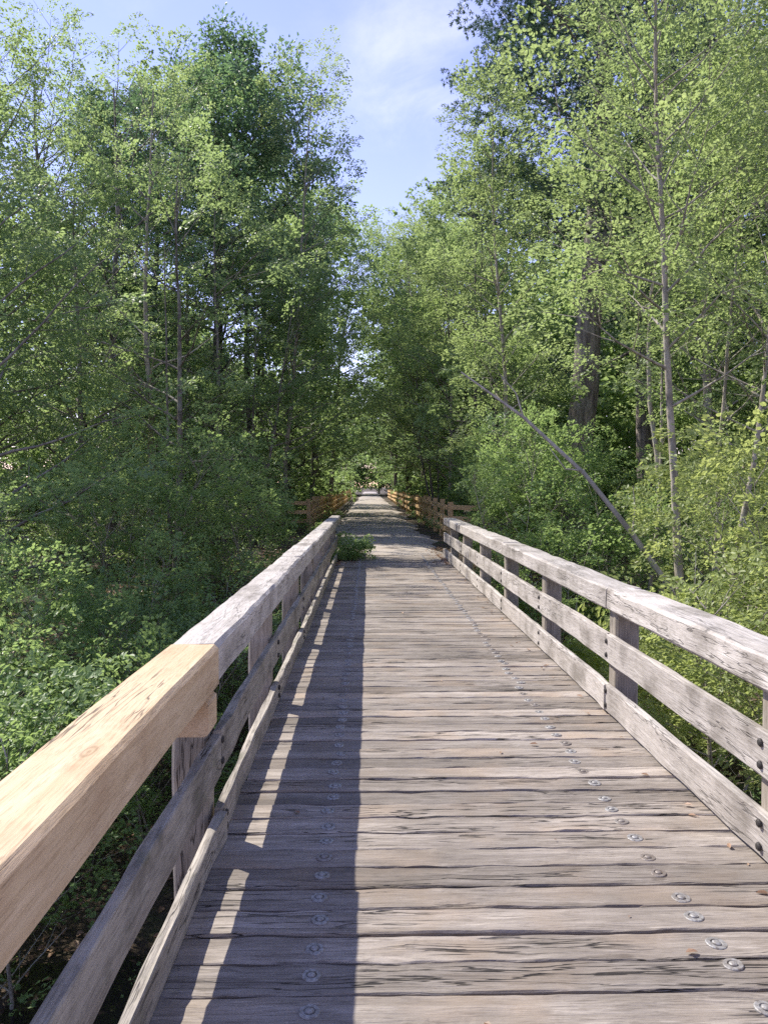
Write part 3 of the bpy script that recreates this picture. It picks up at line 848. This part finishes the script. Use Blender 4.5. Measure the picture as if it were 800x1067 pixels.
shrub(6.8, 16.0, 3.6, 1.6, 70, 'shaded shrub right of the thick pine trunk')

# thin saplings
SAP = dict(prof=tall_prof, e0=.4, e1=1.1, nsub=4, step=.36, wobble=.1)
plant('pale', 4.75, 13.0, 'thin straight sapling stem right of the thick pine trunk', seed=80, H=7.6, r0=.045, cb=.5, R=1.4, nl=12, name='sapling', **SAP)
plant('pale', 5.5, 12.4, 'thin pale sapling between the pine trunk and the curved maple', seed=81, H=8.2, r0=.05, cb=.5, R=1.5, nl=12, name='sapling', **SAP)
plant('maple', -3.9, 16.0, 'thin sapling rising from the thicket left of the bridge', seed=82, H=7.2, r0=.045, cb=.35, R=1.3, nl=12, name='sapling', **SAP)
plant('maple', 2.95, 33.0, 'cluster of thin dark leaning stems beside the right fence', seed=83, H=10.5, r0=.07, cb=.4, R=1.8, nl=10, stems=4, spread=.12, lean=(-.06, 0), name='multistem_tree', **SAP)

# ---- trees lining the path beyond ----------------------------------------
f1 = plant('far', -5.4, 36.5, 'tall green tree lining the left side of the shaded path beyond the bridge', 'trees lining the left of the path', seed=90, H=17.5, r0=.2, cb=.12, R=4.2,
           prof=oval_prof, nl=34, e0=.15, e1=1.0, nsub=8, step=.5, wobble=.08)
f2 = plant('faroak', 6.2, 36.0, 'tall green tree lining the right side of the shaded path beyond the bridge', 'trees lining the right of the path', seed=91, H=14.0, r0=.18, cb=.12, R=4.0,
           prof=oval_prof, nl=34, e0=.15, e1=1.0, nsub=8, step=.5, wobble=.08)
f3 = plant('far', -6.2, 43.0, 'tall green tree lining the left side of the shaded path beyond the bridge', 'trees lining the left of the path', seed=92, H=18.5, r0=.2, cb=.12, R=4.6,
           prof=oval_prof, nl=34, e0=.15, e1=1.0, nsub=8, step=.5, wobble=.08, stems=2, spread=.08)
LL = 'tall green tree lining the left side of the shaded path beyond the bridge'
LR = 'tall green tree lining the right side of the shaded path beyond the bridge'
for q, yv in enumerate([49, 55.5, 63, 106, 113]):
    copy_thing([f1, f2, f3][q % 3], -4.6 + random.uniform(-.7, .7), yv, random.uniform(0, 6.28), random.uniform(.9, 1.1), LL, 'trees lining the left of the path')
for q, yv in enumerate([41, 46.5, 53, 59.5, 67, 75, 85, 96, 108, 120]):
    copy_thing([f2, f3, f1][q % 3], 4.9 + random.uniform(-.7, .7), yv, random.uniform(0, 6.28), random.uniform(.9, 1.1), LR, 'trees lining the right of the path')
plant('far', -7.4, 40.0, 'green tree behind the leaning pale maple seen between the left trunks', seed=96, H=13.0, r0=.14, cb=.04, R=3.8, prof=round_prof, nl=40, e0=.1, e1=1.0, nsub=8, step=.5, wobble=.08, gaps=.08)
plant('far', -10.8, 29.5, 'bushy green tree closing the left tree wall under the dark oaks', seed=97, H=10.5, r0=.14, cb=.04, R=4.0, prof=round_prof, nl=40, e0=.1, e1=1.0, nsub=8, step=.45, wobble=.08, gaps=.08, sscale=.8)
plant('far', -4.7, 32.6, 'bushy green tree filling the wall just above the left fence', seed=98, H=9.5, r0=.12, cb=.04, R=2.9, prof=round_prof, nl=36, e0=.1, e1=1.0, nsub=8, step=.42, wobble=.08, gaps=.08, sscale=.8)
# low green edge along the fences
LS, RS_ = 'low bush crowding the outer side of the far left fence', 'low bush crowding the outer side of the far right fence'
g1 = plant('far', -3.9, 32, LS, 'bushes along the far fences', seed=95, H=3.6, r0=.04, cb=.1, R=1.7, nl=16, prof=round_prof, e0=.3, e1=1., nsub=5, step=.45, stems=2, spread=.3, name='bush', sscale=.75)
g1['category'] = 'shrub'
for q in range(8):
    copy_thing(g1, -4.0 + random.uniform(-.4, .2), 36.5 + q * 7, random.uniform(0, 6), random.uniform(.85, 1.25), LS, 'bushes along the far fences')
    copy_thing(g1, 4.2 + random.uniform(-.2, .4), 31 + q * 7, random.uniform(0, 6), random.uniform(.85, 1.25), RS_, 'bushes along the far fences')

# ---- the wood behind, one mass -------------------------------------------
copy_thing(f1, -3.0, 44.5, 2.0, .98, LL, 'trees lining the left of the path')
copy_thing(f3, 2.6, 51.0, 1.2, .9, LR, 'trees lining the right of the path')
copy_thing(f1, 3.2, 64.0, 2.2, 1.15, LR, 'trees lining the right of the path')
copy_thing(f2, 2.7, 78.0, 3.2, 1.2, LR, 'trees lining the right of the path')
copy_thing(f1, 3.0, 91.0, .7, 1.2, LR, 'trees lining the right of the path')
rw = np.random.default_rng(77)
Vw, Tw = [], []
WW = Wood()
low = []
protoT = []
for q in range(4):
    W, P, D = make_tree(rw, H=16, r0=.2, cb=.1, R=4.6, prof=oval_prof, nl=30, e0=.1, e1=1.0, nsub=6, step=.7, wobble=.08)
    V, t = frames_to_leaves(rw, P, D, SP_FAR, 1.35)
    protoT.append((V, t, W))
spots = []
for yv in np.arange(12, 125, 6.0):
    for xv in (-19, -25, -31):
        if yv < 60 or xv > -22: spots.append((xv + rw.uniform(-1.6, 1.6), yv + rw.uniform(-2, 2)))
    for xv in (13.5, 19, 25):
        if yv < 60 or xv < 22: spots.append((xv + rw.uniform(-1.6, 1.6), yv + rw.uniform(-2, 2)))
for xv in np.arange(-26, 27, 5.0):
    spots.append((xv, 126 + rw.uniform(-4, 4)))
for xv in np.arange(-40, 41, 7.0):
    spots.append((xv, 150 + rw.uniform(-6, 6)))
for q in range(6): spots.append((-11 - rw.uniform(0, 3), 44 + q * 6)); spots.append((11 + rw.uniform(0, 3), 30 + q * 6))
n_main = len(spots)
for yv in np.arange(9, 60, 3.6):
    spots.append((-11.5 - rw.uniform(0, 2), yv)); spots.append((-15 - rw.uniform(0, 2), yv + 1.5))
    spots.append((10.5 + rw.uniform(0, 2), yv)); spots.append((14 + rw.uniform(0, 2), yv + 1.5))
for xv in np.arange(-14, 15, 2.8):
    spots.append((xv + rw.uniform(-1, 1), 116 + rw.uniform(0, 3))); spots.append((xv + rw.uniform(-1, 1), 121 + rw.uniform(0, 3))); spots.append((xv + rw.uniform(-1, 1), 126 + rw.uniform(0, 3))); spots.append((xv + rw.uniform(-1, 1), 131 + rw.uniform(0, 3)))
for si_, (xv, yv) in enumerate(spots):
    if yv > 118 and yv < 145 and abs(xv) < 5 and si_ < n_main: continue
    V, t, W = protoT[rw.integers(0, 4)]
    a = rw.uniform(0, 6.28); s = rw.uniform(.8, 1.08)
    if xv < 0 and yv < 44: s *= .62
    if yv > 120: s *= 1.15
    if si_ >= n_main: s = rw.uniform(.3, .42) if yv < 100 else rw.uniform(.5, .62) + .3 * (yv > 125)
    R_ = np.array([[math.cos(a), math.sin(a), 0], [-math.sin(a), math.cos(a), 0], [0, 0, 1]]) * s
    off = np.array([xv, yv, float(ground_z(xv, yv))])
    Vn = V @ R_ + off
    bad = shades_deck(Vn[:, 0]) & (yv < 100)
    Vw.append(Vn[~bad].astype(np.float32)); Tw.append(t[~bad])
    for v, f in (zip(W.V[:1], W.F[:1]) if si_ < n_main else ()):
        WW.V.append(v @ R_ + off); WW.F.append(f - f.min() + WW.n); WW.n += len(v)
Vw = np.concatenate(Vw); Tw = np.concatenate(Tw)
LEAFCOUNT[0] += len(Vw)
wd = link('woodland', leaf_mesh('woodland', Vw, Tw), L_FAR)
tag(wd, 'deep green mass of woodland behind the nearer trees', 'woodland', kind='stuff')
wt = link('woodland_trunks', WW.mesh('woodland_trunks'), B_DARK, wd)
wt['kind'] = 'stuff'

# ---- litter and ground cover ---------------------------------------------
def scatter(n, xr, yr, rng, size, wid, flat, hexa=True, ok=None, zo=.01):
    x = rng.uniform(*xr, n); y = rng.uniform(*yr, n)
    if ok is not None:
        m = ok(x, y); x, y = x[m], y[m]
    n = len(x)
    B = np.stack([x, y, ground_z(x, y) + zo + rng.uniform(0, .02, n)], -1)
    an = rng.uniform(0, 6.28, n)
    A = np.stack([np.cos(an), np.sin(an), rng.normal(0, flat, n)], -1)
    N = unit(np.stack([rng.normal(0, flat, n), rng.normal(0, flat, n), np.ones(n)], -1))
    V = leaf_geo(B, A, N, size * rng.uniform(.6, 1.3, n), wid, hexa)
    return V, rng.uniform(0, 1, n)
rl = np.random.default_rng(5)
okf = lambda x, y: ((x < -1.0) | (x > 1.9) | (y < 16)) & (np.abs(x - .3) > np.where(y > 16, 1.9, 0))
V, t = scatter(16000, (-9, 10), (2, 24), rl, .09, .6, .35, ok=okf)
tag(link('leaf_litter', leaf_mesh('litter', V, t), L_LITTER), 'brown fallen leaves covering the ground below the bridge', 'leaf litter', kind='stuff')
# ground cover: little rosettes
n = 2600
x = rl.uniform(-10, 11, n); y = rl.uniform(3, 40, n)
m = okf(x, y) & ~((np.abs(x) < 2.2) & (y < 18))
x, y = x[m], y[m]
P = np.stack([x, y, ground_z(x, y) + rl.uniform(.02, .3, len(x))], -1)
an = rl.uniform(0, 6.28, len(x))
D = np.stack([np.cos(an), np.sin(an), rl.uniform(.1, .9, len(x))], -1)
V, t = frames_to_leaves(rl, P, D, SP_SHRUB, 1.0)
LEAFCOUNT[0] += len(V)
tag(link('ground_cover', leaf_mesh('cover', V, t), L_SHRUB), 'low green plants covering the forest floor beside bridge and path', 'ground cover', kind='stuff')
# dead leaves swept to the ends of the deck
n = 420
sd = rl.random(n) < .55
x = np.where(sd, rl.normal(-.62, .25, n), rl.normal(1.62, .18, n)); y = rl.uniform(14.5, 18.5, n)
x = np.clip(x, -.58 - .4 * (y > 16.6), 1.5 + .4 * (y > 16.6))
B = np.stack([x, y, np.full(n, .006) + rl.uniform(0, .015, n)], -1)
an = rl.uniform(0, 6.28, n)
V = leaf_geo(B, np.stack([np.cos(an), np.sin(an), rl.normal(0, .25, n)], -1), unit(np.stack([rl.normal(0, .3, n), rl.normal(0, .3, n), np.ones(n)], -1)), .06 * rl.uniform(.6, 1.3, n), .55, True)
tag(link('leaf_litter', leaf_mesh('swept', V, rl.uniform(0, 1, n)), L_LITTER), 'dry brown leaves drifted at the far ends of the deck', 'leaf litter', kind='stuff')
n = 150
n = 70
x = np.concatenate([rl.uniform(-.5, 1.5, 22), np.abs(rl.normal(0, .1, 48)) * -1 + 1.52]); y = rl.uniform(2, 14, n)
an = rl.uniform(0, 6.28, n)
V = leaf_geo(np.stack([x, y, np.full(n, .006)], -1), np.stack([np.cos(an), np.sin(an), np.abs(rl.normal(0, .15, n))], -1),
             unit(np.stack([rl.normal(0, .2, n), rl.normal(0, .2, n), np.ones(n)], -1)), .032 * rl.uniform(.4, 1.5, n), .5, True)
tag(link('leaf_litter', leaf_mesh('bits', V, rl.uniform(0, 1, n)), L_LITTER), 'tiny bits of dry leaf scattered over the near deck', 'leaf litter', kind='stuff')
print('LEAVES', LEAFCOUNT[0])

# ------------------------------------------------------------------ light
el = math.atan2(1.0, math.hypot(SUN[0], SUN[1])); az = math.atan2(SUN[0], SUN[1])
wld = bpy.data.worlds.new('World'); SC.world = wld; wld.use_nodes = True
nt = wld.node_tree; nt.nodes.clear()
out = nt.nodes.new('ShaderNodeOutputWorld'); bg = nt.nodes.new('ShaderNodeBackground')
sky = nt.nodes.new('ShaderNodeTexSky'); sky.sky_type = 'NISHITA'; sky.sun_disc = False
sky.sun_elevation = el; sky.sun_rotation = az; sky.air_density = 1.0; sky.dust_density = 0.0; sky.ozone_density = 2.0
tcw = nt.nodes.new('ShaderNodeTexCoord')
def wn(t, **kw):
    nd = nt.nodes.new(t)
    for a, b in kw.items():
        if a == 'inp':
            for i_, v_ in b.items():
                if isinstance(v_, bpy.types.NodeSocket): nt.links.new(v_, nd.inputs[i_])
                else: nd.inputs[i_].default_value = v_
        else: setattr(nd, a, b)
    return nd
# thin cirrus
mp = wn('ShaderNodeVectorMath', operation='MULTIPLY', inp={0: tcw.outputs['Generated'], 1: (1.0, 1.0, 1.7)})
nz = wn('ShaderNodeTexNoise', inp={'Vector': mp.outputs[0], 'Scale': 5.5, 'Detail': 7.0, 'Roughness': 0.62, 'Distortion': 0.5})
cm = wn('ShaderNodeMapRange', interpolation_type='SMOOTHSTEP', inp={0: nz.outputs[0], 1: 0.50, 2: 0.72, 3: 0.0, 4: 0.05})
dn = wn('ShaderNodeVectorMath', operation='NORMALIZE', inp={0: tcw.outputs['Generated']})
dp = wn('ShaderNodeVectorMath', operation='DOT_PRODUCT', inp={0: dn.outputs[0], 1: tuple(Vector((.065, 1.0, .53)).normalized())})
pm = wn('ShaderNodeMapRange', interpolation_type='SMOOTHSTEP', inp={0: dp.outputs['Value'], 1: .993, 2: .9995, 3: 0.0, 4: 1.0})
pq = wn('ShaderNodeMapRange', interpolation_type='SMOOTHSTEP', inp={0: nz.outputs[0], 1: 0.42, 2: 0.8, 3: 0.0, 4: 0.30})
pmul = wn('ShaderNodeMath', operation='MULTIPLY', inp={0: pm.outputs[0], 1: pq.outputs[0]})
cadd = wn('ShaderNodeMath', operation='MAXIMUM', inp={0: cm.outputs[0], 1: pmul.outputs[0]})
tint = wn('ShaderNodeMixRGB', blend_type='MULTIPLY', inp={0: 1.0, 1: sky.outputs[0], 2: (1.20, 0.885, 1.04, 1)})
mxc = wn('ShaderNodeMixRGB', blend_type='MIX', inp={0: cadd.outputs[0], 1: tint.outputs[0], 2: (6.2, 6.0, 6.6, 1)})
nt.links.new(mxc.outputs[0], bg.inputs[0]); bg.inputs[1].default_value = 0.13
nt.links.new(bg.outputs[0], out.inputs[0])
sl = bpy.data.lights.new('sun', 'SUN'); sl.energy = 3.4; sl.angle = math.radians(0.53); sl.color = (1.0, 0.94, 0.84)
so = bpy.data.objects.new('sun', sl); COL.objects.link(so)
so.rotation_euler = Vector(SUN).to_track_quat('Z', 'Y').to_euler(); so.location = (-20, 22, 28)

# ------------------------------------------------------------------ camera
cam = bpy.data.cameras.new('camera'); co = bpy.data.objects.new('camera', cam); COL.objects.link(co)
cam.sensor_fit = 'VERTICAL'; cam.sensor_height = 24.0; cam.lens = 24.0 * 806 / 1067
cam.clip_start = 0.05; cam.clip_end = 3000
co.location = (0, 0, 1.5)
co.rotation_euler = (PI / 2 - math.atan(27.5 / 806), 0, -math.atan(16 / 806))
SC.camera = co
vs = SC.view_settings
vs.view_transform = 'Standard'; vs.look = 'None'; vs.exposure = 1.1; vs.gamma = 1.0
try: vs.use_curve_mapping = False
except Exception: pass
SC.cycles.max_bounces = 10; SC.cycles.diffuse_bounces = 8; SC.cycles.transmission_bounces = 8; SC.cycles.glossy_bounces = 2
SC.cycles.caustics_reflective = False; SC.cycles.caustics_refractive = False
SC.cycles.sample_clamp_indirect = 6.0
SC.cycles.use_denoising = False
SC.cycles.denoiser = 'OPENIMAGEDENOISE'
SC.cycles.denoising_input_passes = 'RGB_ALBEDO_NORMAL'
